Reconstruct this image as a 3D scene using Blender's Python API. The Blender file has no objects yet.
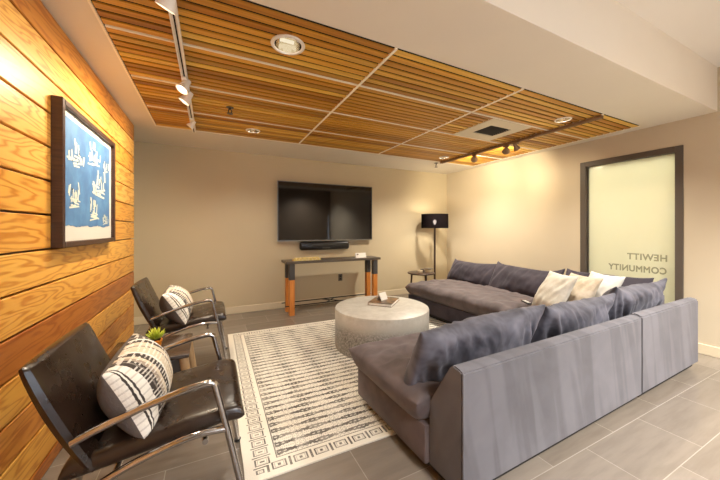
import bpy, bmesh, math, random
from mathutils import Vector, Matrix, noise, Euler

random.seed(7)
SC = bpy.context.scene
COL = SC.collection
PI = math.pi

# ------------------------------------------------------------------ materials
class X:
    """tiny math-node expression"""
    def __init__(s, nt, sock): s.nt, s.k = nt, sock
    def _op(s, op, *o, clamp=False):
        n = s.nt.nodes.new('ShaderNodeMath'); n.operation = op; n.use_clamp = clamp
        for i, v in enumerate((s,) + o):
            if isinstance(v, X): s.nt.links.new(v.k, n.inputs[i])
            else: n.inputs[i].default_value = v
        return X(s.nt, n.outputs[0])
    def __add__(s, o): return s._op('ADD', o)
    def __sub__(s, o): return s._op('SUBTRACT', o)
    def __mul__(s, o): return s._op('MULTIPLY', o)
    def __truediv__(s, o): return s._op('DIVIDE', o)
    def lt(s, o): return s._op('LESS_THAN', o)
    def gt(s, o): return s._op('GREATER_THAN', o)
    def abs(s): return s._op('ABSOLUTE')
    def fract(s): return s._op('FRACT')
    def floor(s): return s._op('FLOOR')
    def sin(s): return s._op('SINE')
    def min(s, o): return s._op('MINIMUM', o)
    def max(s, o): return s._op('MAXIMUM', o)
    def mod(s, o): return s._op('MODULO', o)
    def pow(s, o): return s._op('POWER', o)
    def clamp(s): return s._op('ADD', 0.0, clamp=True)
    def step(s, a, b):           # smooth 0..1 between a and b
        n = s.nt.nodes.new('ShaderNodeMapRange'); n.interpolation_type = 'SMOOTHSTEP'
        s.nt.links.new(s.k, n.inputs[0]); n.inputs[1].default_value = a; n.inputs[2].default_value = b
        return X(s.nt, n.outputs[0])

class Mat:
    def __init__(s, name, col=(.5, .5, .5), rough=.5, metal=0, **kw):
        s.m = bpy.data.materials.new(name); s.m.use_nodes = True
        s.nt = s.m.node_tree; s.b = s.nt.nodes['Principled BSDF']
        s.set('Base Color', col); s.set('Roughness', rough); s.set('Metallic', metal)
        for k, v in kw.items(): s.set(k.replace('_', ' '), v)
    def set(s, k, v):
        i = s.b.inputs[k]
        if isinstance(v, X): s.nt.links.new(v.k, i)
        elif hasattr(v, 'is_output'): s.nt.links.new(v, i)
        elif isinstance(v, tuple) and len(v) == 3: i.default_value = (*v, 1)
        else: i.default_value = v
    def coord(s, kind='Object'):
        n = s.nt.nodes.new('ShaderNodeTexCoord'); return n.outputs[kind]
    def world(s):
        return s.nt.nodes.new('ShaderNodeNewGeometry').outputs['Position']
    def island(s):
        return X(s.nt, s.nt.nodes.new('ShaderNodeNewGeometry').outputs['Random Per Island'])
    def xyz(s, v):
        n = s.nt.nodes.new('ShaderNodeSeparateXYZ'); s.nt.links.new(v, n.inputs[0])
        return [X(s.nt, o) for o in n.outputs]
    def vec(s, x, y, z):
        n = s.nt.nodes.new('ShaderNodeCombineXYZ')
        for i, q in enumerate((x, y, z)):
            if isinstance(q, X): s.nt.links.new(q.k, n.inputs[i])
            else: n.inputs[i].default_value = q
        return n.outputs[0]
    def scale(s, v, sc, loc=(0, 0, 0)):
        n = s.nt.nodes.new('ShaderNodeMapping'); s.nt.links.new(v, n.inputs[0])
        n.inputs['Scale'].default_value = sc; n.inputs['Location'].default_value = loc
        return n.outputs[0]
    def noise(s, v, sc, detail=3, rough=.5, dist=0):
        n = s.nt.nodes.new('ShaderNodeTexNoise'); s.nt.links.new(v, n.inputs['Vector'])
        n.inputs['Scale'].default_value = sc; n.inputs['Detail'].default_value = detail
        n.inputs['Roughness'].default_value = rough; n.inputs['Distortion'].default_value = dist
        return X(s.nt, n.outputs[0])
    def ramp(s, f, stops, mode='LINEAR'):
        n = s.nt.nodes.new('ShaderNodeValToRGB'); s.nt.links.new(f.k, n.inputs[0])
        cr = n.color_ramp; cr.interpolation = mode
        while len(cr.elements) < len(stops): cr.elements.new(.5)
        for e, (p, c) in zip(cr.elements, sorted(stops, key=lambda q: q[0])):
            e.position = p; e.color = (*c, 1)
        return n.outputs[0]
    def mix(s, f, a, b, mode='MIX'):
        n = s.nt.nodes.new('ShaderNodeMix'); n.data_type = 'RGBA'; n.blend_type = mode
        for i, q in ((0, f), (6, a), (7, b)):
            if isinstance(q, X): s.nt.links.new(q.k, n.inputs[i])
            elif hasattr(q, 'is_output'): s.nt.links.new(q, n.inputs[i])
            elif isinstance(q, tuple): n.inputs[i].default_value = (*q, 1)
            else: n.inputs[i].default_value = q
        return n.outputs[2]
    def bump(s, h, strength=.3, dist=.01):
        n = s.nt.nodes.new('ShaderNodeBump'); n.inputs['Strength'].default_value = strength
        n.inputs['Distance'].default_value = dist; s.nt.links.new(h.k, n.inputs['Height'])
        s.nt.links.new(n.outputs[0], s.b.inputs['Normal'])

M = {}
def paint(name, col, bump=.05):
    m = Mat(name, col, .55); v = m.coord()
    n = m.noise(v, 3, 2)
    c = tuple(q * .94 for q in col)
    m.set('Base Color', m.mix(n, c, col)); m.bump(m.noise(v, 220, 2), bump, .002)
    M[name] = m.m
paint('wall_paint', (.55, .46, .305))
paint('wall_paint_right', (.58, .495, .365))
paint('soffit_paint', (.78, .72, .62))
paint('ceiling_paint', (.82, .79, .74))
paint('lobby_paint', (.16, .115, .075))
paint('baseboard_paint', (.66, .57, .41))

def fir():
    m = Mat('fir_planks', rough=.36); r = m.island()
    x, y, z = m.xyz(m.coord())
    v = m.vec(x + r * 31, y * .50 + r * 53, z * 4.2 + r * 17)
    n = m.noise(v, 1.25, 3.5, .5, .2)
    g = ((n * 120).sin() * .5 + .5).pow(2.6)
    fine = m.noise(m.vec(x, y * 3 + r * 9, z * 90), 2.2, 3)
    row = ((z * -1 + 2.333) / .1735).floor() / 14 + .03
    Y1, Y2, O1, O2 = (.84, .50, .13), (.76, .40, .075), (.60, .26, .045), (.46, .165, .028)
    rows = [O1, Y1, Y2, Y1, Y1, Y2, Y2, (.80, .44, .085), Y2, O2, Y2, O1, Y2, O2]
    base = m.ramp(row, [(k / 14, c) for k, c in enumerate(rows)], 'CONSTANT')
    dark = m.mix(1.0, base, (.66, .46, .26), 'MULTIPLY')
    c = m.mix(g * .85, base, dark)
    c = m.mix(fine * .3, c, m.mix(1.0, c, (.7, .6, .5), 'MULTIPLY'))
    blot = m.noise(m.vec(x, y * 1.2 + r * 5, z * 2), 1.5, 2).step(.35, .75)
    c = m.mix(blot * .3, c, m.mix(1.0, c, (1.0, .76, .52), 'MULTIPLY'))
    m.set('Base Color', c); m.bump(g, .10, .002); M['fir'] = m.m
fir()
def slats():
    m = Mat('slat_wood', rough=.45); r = m.island()
    x, y, z = m.xyz(m.coord())
    st = m.noise(m.vec(x * .8 + r * 40, y * 30, r * 10), 2, 3)
    base = m.ramp(r, [(0, (.42, .165, .012)), (.2, (.78, .40, .05)), (.4, (.54, .23, .018)), (.6, (.90, .56, .10)), (.8, (.34, .13, .012)), (1, (.72, .36, .04))])
    c = m.mix(st.step(.3, .75) * .55, base, m.mix(1.0, base, (.5, .38, .28), 'MULTIPLY'))
    m.set('Base Color', c); M['slat'] = m.m
slats()
def tiles():
    m = Mat('floor_tile', rough=.3); p = m.coord()
    n = m.nt.nodes.new('ShaderNodeTexBrick')
    m.nt.links.new(m.scale(p, (1, 1, 1), (-1.87 - .295, -.65, 0)), n.inputs['Vector'])
    n.offset = .5; n.offset_frequency = 2; n.squash = 1
    n.inputs['Scale'].default_value = 1; n.inputs['Mortar Size'].default_value = .0022
    n.inputs['Mortar Smooth'].default_value = .1; n.inputs['Bias'].default_value = 0
    n.inputs['Brick Width'].default_value = .5925; n.inputs['Row Height'].default_value = .286
    n.inputs['Color1'].default_value = (.180, .150, .122, 1); n.inputs['Color2'].default_value = (.228, .194, .162, 1)
    n.inputs['Mortar'].default_value = (.31, .275, .235, 1)
    x, y, z = m.xyz(p)
    st = m.noise(m.vec(x * 1.2, y * 9, 0), 2.3, 4, .6)
    c = m.mix(st.step(.35, .7) * .4, n.outputs[0], m.mix(1.0, n.outputs[0], (.68, .66, .64), 'MULTIPLY'))
    m.set('Base Color', c)
    m.set('Roughness', m.noise(p, 6, 3) * .12 + .16)
    m.bump(X(m.nt, n.outputs[1]) * -1, .2, .002); M['tile'] = m.m
tiles()

RW, RL = 2.75, 2.25
def rugmat():
    m = Mat('woven_rug', rough=.95); u, v, z = m.xyz(m.coord())
    K = 1.5
    w = v * K
    eu = u.min(u * -1 + RW); ev = w.min(w * -1 + RL * K)
    near = ev.lt(eu)                      # nearer to a short-run edge
    s = u * near + w * (near * -1 + 1); t = ev.min(eu)
    P = .1135
    p = ((s / P).fract() - .5); q = (t - .092) / P
    d = p.abs().max(q.abs())
    border = d.gt(.26) * d.lt(.335)
    border = border.max((p.abs() * 1.6).max(q.abs()).lt(.11)).max(d.gt(.185) * d.lt(.215) * .6).max(p.abs().gt(.445) * q.abs().lt(.42))
    border = border.max((q.abs() - .66).abs().lt(.03) * q.gt(0.0))
    RY, CX = .094, .245
    wv = w - .17
    fr = (wv / RY).fract() - .5
    fc = ((u - .06) / CX).fract() - .5
    ns = m.noise(m.vec(u, v, 0), 70, 3, .7); nb = m.noise(m.vec(u * .8, v * 3, 0), 13, 2)
    stepx = ((fc.abs() * 10).floor() / 10)
    loz = fr.abs() + stepx * .50 + (ns - .5) * .55 + (nb - .5) * .22
    dash = loz.lt(.31)
    core = fr.abs().lt(.05) * fc.abs().lt(.20) * ((u / .03).fract()).lt(.5)
    lines = (fr.abs() - .455).abs().lt(.02) * ((u / .012).fract()).lt(.6)
    zig = ((u / .028).fract() - .5).abs() * .5
    zz = (fr.abs() - zig - .10).abs().lt(.045) * fc.abs().gt(.33)
    field = (dash * (core * -1 + 1)).max(lines * .8).max(zz * .75)
    isb = t.lt(.172)
    k = border * isb + field * (isb * -1 + 1)
    edge = t.lt(.015)
    k = k * (edge * -1 + 1)
    wear = m.noise(m.vec(u, v, 0), 9, 5, .7).step(.3, .62) * .40 + .55
    k = k * wear
    fib = m.noise(m.vec(u * 160, v * 40, 0), 3, 2)
    cream = m.mix(fib, (.62, .57, .48), (.80, .76, .67))
    m.set('Base Color', m.mix(k, cream, (.065, .054, .048)))
    m.bump(fib + k * -.6, .35, .004); M['rug'] = m.m
rugmat()

def velvet(name, c1, c2, streak=.0):
    m = Mat(name, rough=.8); p = m.coord()
    x, y, z = m.xyz(p)
    n = m.noise(p, 5, 3, .6, .4).step(.3, .7)
    if streak:
        w = m.noise(m.vec((x + y * .6 + z * .22) * 6.0, y * .3, z * .55), 1.6, 2, .5, .5).step(.42, .6)
        n = n * .35 + w * .65
    m.set('Base Color', m.mix(n, c1, c2))
    m.set('Sheen Weight', .2); m.set('Sheen Roughness', .4); m.set('Sheen Tint', (.85, .85, .95))
    m.bump(m.noise(p, 400, 2), .06, .002); M[name] = m.m
velvet('sofa_velvet', (.080, .077, .088), (.128, .124, .140), 1)  # cool daylight put into the velvet colour, besides the nap streaks
velvet('seat_velvet', (.066, .049, .049), (.120, .092, .091))  # same velvet made browner, warm lamplight put into its colour
velvet('back_cushion_velvet', (.022, .022, .034), (.140, .138, .172))
velvet('wing_cushion_velvet', (.022, .016, .026), (.044, .034, .047))
velvet('pillow_grey', (.15, .13, .12), (.20, .175, .165))

def leather():
    m = Mat('brown_leather', rough=.34); p = m.coord()
    n = m.noise(p, 9, 4, .6)
    m.set('Base Color', m.mix(n, (.012, .0062, .0042), (.027, .0148, .0095)))
    m.set('Roughness', m.noise(p, 14, 3) * .08 + .24)
    m.set('Coat Weight', .15)
    m.bump(m.noise(p, 40, 4, .6, .4), .12, .004); m.set('Specular IOR Level', .5); M['leather'] = m.m
leather()
M['chrome'] = Mat('chrome', (.47, .465, .48), .14, 1).m
M['dark_metal'] = Mat('dark_metal', (.10, .085, .08), .3, .8).m
M['black_metal'] = Mat('black_metal', (.02, .02, .02), .4, .6).m
M['black_plastic'] = Mat('black_plastic', (.012, .012, .013), .3).m
M['tv_screen'] = Mat('tv_screen', (.006, .005, .005), .045, 0, IOR=1.5).m
M['tv_bezel'] = Mat('tv_bezel', (.22, .21, .20), .3, .9).m
M['white_metal'] = Mat('white_metal', (.82, .78, .72), .4).m
M['bronze_track'] = Mat('bronze_track', (.30, .20, .13), .38, .5).m
M['mirror'] = Mat('can_reflector', (.85, .80, .70), .12, 1).m
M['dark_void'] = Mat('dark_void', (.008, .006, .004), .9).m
M['grid_bar'] = Mat('grid_bar', (.94, .86, .72), .45).m
M['door_frame'] = Mat('door_frame_metal', (.095, .075, .06), .5).m
M['white_card'] = Mat('white_card', (.85, .82, .76), .6).m
M['dark_ink'] = Mat('dark_ink', (.05, .05, .06), .6).m
M['cream_pot'] = Mat('cream_ceramic', (.75, .65, .48), .35).m
M['orange_pot'] = Mat('orange_ceramic', (.80, .30, .03), .35).m
M['soil'] = Mat('soil', (.06, .035, .02), .9).m
M['plate'] = Mat('outlet_grey', (.12, .11, .09), .5).m
M['mat_board'] = Mat('mat_board', (.56, .55, .51), .7).m
M['motif'] = Mat('print_cream', (.52, .55, .48), .7).m
M['motif2'] = Mat('print_dark', (.05, .07, .08), .7).m
M['vent_cream'] = Mat('vent_cream', (.70, .62, .47), .5).m
M['grille_grey'] = Mat('grille_grey', (.10, .09, .08), .5, .3).m
M['chalk'] = Mat('charcoal_paint', (.055, .055, .058), .55).m

def wood(name, a, b, rough=.35, sc=(2, 30, 30)):
    m = Mat(name, rough=rough); n = m.noise(m.scale(m.coord(), sc), 2, 4, .6, .3)
    m.set('Base Color', m.mix(n.step(.3, .7), a, b)); M[name] = m.m
wood('walnut', (.035, .020, .012), (.075, .045, .026), .22)
wood('orange_wood', (.50, .17, .03), (.66, .26, .055), .4, (20, 20, 2))
wood('tan_wood', (.34, .22, .11), (.46, .31, .17), .35, (20, 20, 2))
wood('grey_top', (.075, .058, .043), (.115, .092, .07), .4)
wood('frame_wood', (.030, .012, .008), (.060, .024, .014), .35)
wood('dark_wood', (.035, .02, .015), (.07, .04, .028), .35)

def leaf():
    m = Mat('succulent_leaf', rough=.4); x, y, z = m.xyz(m.coord())
    m.set('Base Color', m.mix(z.step(.06, .13), (.22, .33, .03), (.62, .66, .07))); M['leaf'] = m.m
leaf()
def drum():
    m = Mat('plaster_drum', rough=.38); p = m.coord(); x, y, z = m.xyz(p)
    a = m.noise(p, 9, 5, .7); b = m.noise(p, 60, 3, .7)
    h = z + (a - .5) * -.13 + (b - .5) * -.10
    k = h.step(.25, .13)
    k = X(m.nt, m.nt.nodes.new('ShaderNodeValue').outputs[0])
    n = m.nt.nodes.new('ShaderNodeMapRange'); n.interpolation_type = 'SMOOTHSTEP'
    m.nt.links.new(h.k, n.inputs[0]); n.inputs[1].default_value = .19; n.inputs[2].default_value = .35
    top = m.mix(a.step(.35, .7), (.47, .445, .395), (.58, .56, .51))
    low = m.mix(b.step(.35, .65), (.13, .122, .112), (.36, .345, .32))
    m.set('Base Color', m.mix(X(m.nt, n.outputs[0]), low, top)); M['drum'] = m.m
drum()
def blueprint():
    m = Mat('blue_print', rough=.6); p = m.coord(); n = m.noise(p, 7, 4, .6)
    m.set('Base Color', m.mix(n.step(.3, .7), (.055, .145, .32), (.085, .215, .42))); M['blue'] = m.m
blueprint()
def stripe_pillow():
    m = Mat('striped_pillow_weave', rough=.9); x, y, z = m.xyz(m.coord())
    cr, wh, bk, gr = (.62, .54, .42), (.82, .79, .73), (.045, .036, .032), (.20, .175, .16)
    f = ((x * -1 + .24) / .48).max(0.0).pow(.8)
    fw = f + (m.noise(m.coord(), 60, 2) - .5) * .022
    st = [(0, wh), (.085, bk), (.10, wh), (.115, bk), (.13, wh), (.21, bk), (.255, gr), (.27, bk), (.30, (.34, .28, .23)), (.34, cr), (.38, bk), (.45, wh),
          (.48, cr), (.60, gr), (.625, cr), (.70, bk), (.76, wh), (.79, bk), (.84, gr), (.87, bk), (.93, cr), (.97, bk)]
    c = m.ramp(fw, st, 'CONSTANT')
    # knitted bobbles on the white bands, flecks on the dark ones
    bb = ((z / .026).fract() - .5).abs()
    band = f.lt(.085).max(f.gt(.13) * f.lt(.21))
    c = m.mix(bb.gt(.38) * band * .35, c, (.25, .22, .20))
    tk = ((z / .015).fract()).lt(.4) * f.gt(.21) * m.noise(m.coord(), 45, 2).gt(.47)
    c = m.mix(tk * .7, c, wh)
    c = m.mix(y.lt(0.0), c, (.115, .10, .094))
    m.set('Base Color', c); m.bump(m.noise(m.coord(), 120, 3) + bb * -.8 * band, .5, .006); M['stripe'] = m.m
stripe_pillow()
def fabric(name, a, b):
    m = Mat(name, rough=.9); p = m.coord(); n = m.noise(p, 12, 4, .6)
    m.set('Base Color', m.mix(n.step(.3, .7), a, b)); m.bump(m.noise(p, 150, 2), .2, .003); M[name] = m.m
fabric('ivory_fabric', (.52, .48, .40), (.64, .61, .54))
fabric('beige_fabric', (.44, .36, .26), (.58, .50, .40))
fabric('white_fabric', (.58, .56, .51), (.68, .665, .63))
def bookcover():
    m = Mat('book_cover', rough=.35); p = m.coord(); n = m.noise(p, 9, 3, .6)
    m.set('Base Color', m.ramp(n, [(.3, (.025, .018, .01)), (.46, (.09, .04, .015)), (.56, (.26, .14, .06)), (.66, (.05, .035, .012))])); M['book'] = m.m
bookcover()
def traymat():
    m = Mat('yellow_cream', rough=.5); p = m.coord(); n = m.noise(p, 38, 2, .6)
    m.set('Base Color', m.ramp(n, [(.4, (.70, .55, .30)), (.5, (.62, .46, .05)), (.62, (.80, .66, .42))])); M['tray'] = m.m
traymat()

def glow(name, col, st):
    m = bpy.data.materials.new(name); m.use_nodes = True; nt = m.node_tree; nt.nodes.clear()
    e = nt.nodes.new('ShaderNodeEmission'); e.inputs[0].default_value = (*col, 1); e.inputs[1].default_value = st
    o = nt.nodes.new('ShaderNodeOutputMaterial'); nt.links.new(e.outputs[0], o.inputs[0]); M[name] = m
glow('lamp_glow', (1, .86, .62), .45)
glow('spot_glow', (1, .80, .55), 7)
glow('fill_glow', (1, .96, .9), 3)
glow('bulb_glow', (1, .93, .80), 60)
def frosted():
    m = bpy.data.materials.new('frosted_glass'); m.use_nodes = True; nt = m.node_tree; nt.nodes.clear()
    t = nt.nodes.new('ShaderNodeBsdfTranslucent'); t.inputs[0].default_value = (.84, .84, .70, 1)
    d = nt.nodes.new('ShaderNodeBsdfDiffuse'); d.inputs[0].default_value = (.70, .68, .54, 1)
    g = nt.nodes.new('ShaderNodeBsdfGlossy'); g.inputs[1].default_value = .12
    a = nt.nodes.new('ShaderNodeMixShader'); a.inputs[0].default_value = .5
    nt.links.new(t.outputs[0], a.inputs[1]); nt.links.new(d.outputs[0], a.inputs[2])
    b = nt.nodes.new('ShaderNodeMixShader'); b.inputs[0].default_value = .05
    nt.links.new(a.outputs[0], b.inputs[1]); nt.links.new(g.outputs[0], b.inputs[2])
    o = nt.nodes.new('ShaderNodeOutputMaterial'); nt.links.new(b.outputs[0], o.inputs[0]); M['frosted'] = m
frosted()
def shade():
    m = bpy.data.materials.new('lamp_shade_black'); m.use_nodes = True; nt = m.node_tree; nt.nodes.clear()
    d = nt.nodes.new('ShaderNodeBsdfDiffuse'); d.inputs[0].default_value = (.012, .009, .010, 1)
    g = nt.nodes.new('ShaderNodeBsdfTransparent'); g.inputs[0].default_value = (.8, .75, .75, 1)
    a = nt.nodes.new('ShaderNodeMixShader'); a.inputs[0].default_value = .10
    nt.links.new(d.outputs[0], a.inputs[1]); nt.links.new(g.outputs[0], a.inputs[2])
    o = nt.nodes.new('ShaderNodeOutputMaterial'); nt.links.new(a.outputs[0], o.inputs[0]); M['shade'] = m
shade()
def filmmat():
    m = bpy.data.materials.new('window_film_letters'); m.use_nodes = True; nt = m.node_tree; nt.nodes.clear()
    t = nt.nodes.new('ShaderNodeBsdfTransparent')
    d = nt.nodes.new('ShaderNodeBsdfDiffuse'); d.inputs[0].default_value = (.42, .40, .28, 1)
    a = nt.nodes.new('ShaderNodeMixShader'); a.inputs[0].default_value = .5
    nt.links.new(t.outputs[0], a.inputs[1]); nt.links.new(d.outputs[0], a.inputs[2])
    o = nt.nodes.new('ShaderNodeOutputMaterial'); nt.links.new(a.outputs[0], o.inputs[0]); M['film'] = m
filmmat()
M['clear_glass'] = Mat('clear_glass', (1, 1, 1), .02, 0, Transmission_Weight=1.0, IOR=1.05).m

# ------------------------------------------------------------------ geometry helpers
def new(): return bmesh.new()
def box(bm, x0, x1, y0, y1, z0, z1, bev=0, seg=2):
    r = bmesh.ops.create_cube(bm, size=1)
    vs = r['verts']
    bmesh.ops.scale(bm, vec=(x1 - x0, y1 - y0, z1 - z0), verts=vs)
    bmesh.ops.translate(bm, vec=((x0 + x1) / 2, (y0 + y1) / 2, (z0 + z1) / 2), verts=vs)
    if bev:
        es = {e for v in vs for e in v.link_edges}
        bmesh.ops.bevel(bm, geom=list(es), offset=bev, segments=seg, affect='EDGES', profile=.5)
    return bm
def smooth_path(pts, n=6):
    P = [Vector(p) for p in pts]; out = []
    for i in range(len(P) - 1):
        p0 = P[max(i - 1, 0)]; p1 = P[i]; p2 = P[i + 1]; p3 = P[min(i + 2, len(P) - 1)]
        for k in range(n):
            t = k / n
            out.append(.5 * ((2 * p1) + (p2 - p0) * t + (2 * p0 - 5 * p1 + 4 * p2 - p3) * t * t + (3 * p1 - p0 - 3 * p2 + p3) * t ** 3))
    out.append(P[-1]); return out
def tube(bm, pts, r, seg=12, flat=1.0, side=None):
    """tube along points; r may be a list; flat squashes along the path normal"""
    P = [Vector(p) for p in pts]; n = len(P); R = r if isinstance(r, (list, tuple)) else [r] * n
    rings = []; up = None
    for i in range(n):
        t = (P[min(i + 1, n - 1)] - P[max(i - 1, 0)]).normalized()
        if up is None:
            up = Vector(side) if side else (Vector((0, 0, 1)) if abs(t.z) < .9 else Vector((1, 0, 0)))
        a = up - t * up.dot(t); a.normalize(); up = a; b = t.cross(a)
        ring = []
        for k in range(seg):
            w = 2 * PI * k / seg
            ring.append(bm.verts.new(P[i] + a * math.cos(w) * R[i] + b * math.sin(w) * R[i] * flat))
        rings.append(ring)
    for i in range(n - 1):
        for k in range(seg):
            bm.faces.new((rings[i][k], rings[i][(k + 1) % seg], rings[i + 1][(k + 1) % seg], rings[i + 1][k]))
    bm.faces.new(rings[0][::-1]); bm.faces.new(rings[-1])
    return bm
def lathe(bm, prof, seg=48, cx=0, cy=0):
    rings = []
    for r, z in prof:
        if r < 1e-5: rings.append([bm.verts.new((cx, cy, z))])
        else: rings.append([bm.verts.new((cx + r * math.cos(2 * PI * k / seg), cy + r * math.sin(2 * PI * k / seg), z)) for k in range(seg)])
    for a, b in zip(rings, rings[1:]):
        for k in range(seg):
            q = [a[k % len(a)], a[(k + 1) % len(a)], b[(k + 1) % len(b)], b[k % len(b)]]
            q2 = []
            for v in q:
                if v not in q2: q2.append(v)
            if len(q2) > 2:
                try: bm.faces.new(q2)
                except ValueError: pass
    return bm
def prism(bm, poly, axis, a0, a1, bev=0, seg=2):
    """poly = list of 2D points in the plane perpendicular to axis (0:x -> (y,z), 1:y -> (x,z), 2:z -> (x,y))"""
    def mk(p, a):
        q = list(p); q.insert(axis, a); return bm.verts.new(q)
    A = [mk(p, a0) for p in poly]; B = [mk(p, a1) for p in poly]; n = len(poly)
    fs = [bm.faces.new(A), bm.faces.new(B[::-1])]
    for i in range(n): fs.append(bm.faces.new((A[i], B[i], B[(i + 1) % n], A[(i + 1) % n])))
    bmesh.ops.recalc_face_normals(bm, faces=fs)
    if bev:
        bmesh.ops.bevel(bm, geom=list({e for f in fs for e in f.edges}), offset=bev, segments=seg, affect='EDGES')
    return bm
def pillow(w, h, t, seed=0, exp=.42, pinch=.07, wr=.012, n=36, m=28, flatback=1.0, fold=0, sag=0, ear=0):
    """soft pillow: x = width, z = height, y = thickness"""
    bm = new(); V = {}
    sd = Vector((seed * 7.13, seed * 3.7, seed * 1.9))
    for s in (1, -1):
        for i in range(n + 1):
            for j in range(m + 1):
                u = 2 * i / n - 1; v = 2 * j / m - 1
                u = math.sin(u * PI / 2) * .6 + u * .4; v = math.sin(v * PI / 2) * .6 + v * .4
                edge = i in (0, n) or j in (0, m)
                if edge and s == -1: continue
                e = ((1 - u * u) * (1 - v * v)) if not edge else 0
                x = w / 2 * u * (1 - pinch * (1 - v * v)); z = h / 2 * v * (1 - pinch * (1 - u * u))
                y = s * t / 2 * (e ** exp) * (flatback if s < 0 else 1)
                q = Vector((x, y, z)) + sd
                d = noise.noise(q * 5) * .9 + noise.noise(q * 11) * .5
                amp = wr * (min(1, e * 3) ** .5)
                y += d * amp * s
                if fold:
                    f = noise.noise(Vector((x * 22 + z * 9, z * 4.5, s * 3)) + sd)
                    y += s * fold * f * min(1, e * 4) * (0.35 + .65 * abs(u))
                z += wr * .7 * noise.noise(q * 3 + Vector((9, 0, 0)))
                if sag: z -= sag * (1 - u * u) * max(0, v)
                if ear and v > 0: z += ear * (abs(u) ** 6) * v
                V[(s, i, j)] = bm.verts.new((x, y, z))
    g = lambda s, i, j: V.get((s, i, j)) or V[(1, i, j)]
    for s in (1, -1):
        for i in range(n):
            for j in range(m):
                q = [g(s, i, j), g(s, i + 1, j), g(s, i + 1, j + 1), g(s, i, j + 1)]
                bm.faces.new(q if s == -1 else q[::-1])
    return bm
def seatpad(x0, x1, y0, y1, z0, z1, seed=0, r=.07, wr=.010, fold=.006, n=48, m=36, crown=.02, droop=.0, rim=.45):
    """soft box cushion with rounded edges and creases"""
    bm = new(); V = {}
    sd = Vector((seed * 5.3, seed * 2.1, 0)); cx, cy = (x0 + x1) / 2, (y0 + y1) / 2; W, D = (x1 - x0) / 2, (y1 - y0) / 2; T = z1 - z0
    def prof(a):                    # -1..1 -> (position, height) along rounded edge
        return a
    for s in (1, -1):
        for i in range(n + 1):
            for j in range(m + 1):
                edge = i in (0, n) or j in (0, m)
                if edge and s == -1: continue
                u = math.sin((2 * i / n - 1) * PI / 2); v = math.sin((2 * j / m - 1) * PI / 2)
                x = cx + W * u; y = cy + D * v
                dx = W * (1 - abs(u)); dy = D * (1 - abs(v))
                def ed(d):
                    k = min(d / r, 1); return math.sqrt(max(0, 1 - (1 - k) ** 2))
                e = ed(dx) * ed(dy)
                zc = z0 + T * rim
                z = zc + (T * (1 - rim) * e if s > 0 else -T * rim * e)
                q = Vector((x, y, 0)) + sd
                if s > 0:
                    z += crown * (1 - u * u) * (1 - v * v)
                    z += wr * e * (noise.noise(q * 4) + .5 * noise.noise(q * 9))
                    z += fold * e * noise.noise(Vector((x * 9 + y * 5, y * 14 - x * 4, seed))) * (.3 + .7 * max(abs(u), abs(v)))
                z -= droop * max(0, abs(u) - .8) * max(0, abs(v) - .8) * 25
                wob = wr * .8 * noise.noise(q * 3 + Vector((0, 0, 5)))
                V[(s, i, j)] = bm.verts.new((x + wob * (abs(u) ** 8) * (1 if u > 0 else -1), y + wob * (abs(v) ** 8) * (1 if v > 0 else -1), z))
    g = lambda s, i, j: V.get((s, i, j)) or V[(1, i, j)]
    for s in (1, -1):
        for i in range(n):
            for j in range(m):
                q = [g(s, i, j), g(s, i + 1, j), g(s, i + 1, j + 1), g(s, i, j + 1)]
                bm.faces.new(q if s == 1 else q[::-1])
    return bm

def obj(name, bm, mat, parent=None, smooth=True, label=None, angle=40):
    me = bpy.data.meshes.new(name); bm.normal_update(); bm.to_mesh(me); bm.free()
    for mt in (mat if isinstance(mat, list) else [mat]): me.materials.append(M[mt])
    o = bpy.data.objects.new(name, me); COL.objects.link(o)
    if smooth:
        me.polygons.foreach_set('use_smooth', [True] * len(me.polygons))
        try: me.set_sharp_from_angle(angle=math.radians(angle))
        except Exception: pass
    if parent: o.parent = parent
    if label: o['label'] = label
    return o
def tag(o, label, cat, group=None):
    o['label'] = label; o['category'] = cat
    if group: o['group'] = group
    return o
def thing(name, label, cat, loc=(0, 0, 0), rz=0, group=None):
    o = bpy.data.objects.new(name, None); COL.objects.link(o); o.empty_display_size = .1
    o.location = loc; o.rotation_euler = (0, 0, rz); return tag(o, label, cat, group)
def struct(name, bm, mat, parent=None, smooth=False):
    o = obj(name, bm, mat, parent, smooth)
    if not parent: o['kind'] = 'structure'
    return o
def dup(root, loc, rz, label, group=None):
    r = root.copy(); COL.objects.link(r); r.location = loc; r.rotation_euler = (0, 0, rz); r['label'] = label
    if group: r['group'] = group
    for ch in list(root.children):
        c = ch.copy(); COL.objects.link(c); c.parent = r
        for g in list(ch.children):
            d = g.copy(); COL.objects.link(d); d.parent = c
    return r
def light(kind, name, loc, energy, col, target=None, **kw):
    l = bpy.data.lights.new(name, kind); l.energy = energy; l.color = col
    for k, v in kw.items(): setattr(l, k, v)
    o = bpy.data.objects.new(name, l); COL.objects.link(o); o.location = loc
    if target is not None: o.rotation_euler = (Vector(target) - Vector(loc)).to_track_quat('-Z', 'Y').to_euler()
    return o

# ------------------------------------------------------------------ room
ZC, ZU = 2.333, 2.752          # dropped soffit, lobby ceiling
XL, XR, YB, YF = -.738, 4.30, 4.685, -2.1
GX0, GX1, GY0, GY1 = -.525, 4.13, 1.55, 3.85      # slatted field
struct('floor', box(new(), XL - .3, XR + .1, YF - .1, YB + .1, -.1, 0), 'tile')
struct('wall_back', box(new(), XL - .3, XR + .1, YB, YB + .1, 0, ZU + .1), 'wall_paint')
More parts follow.
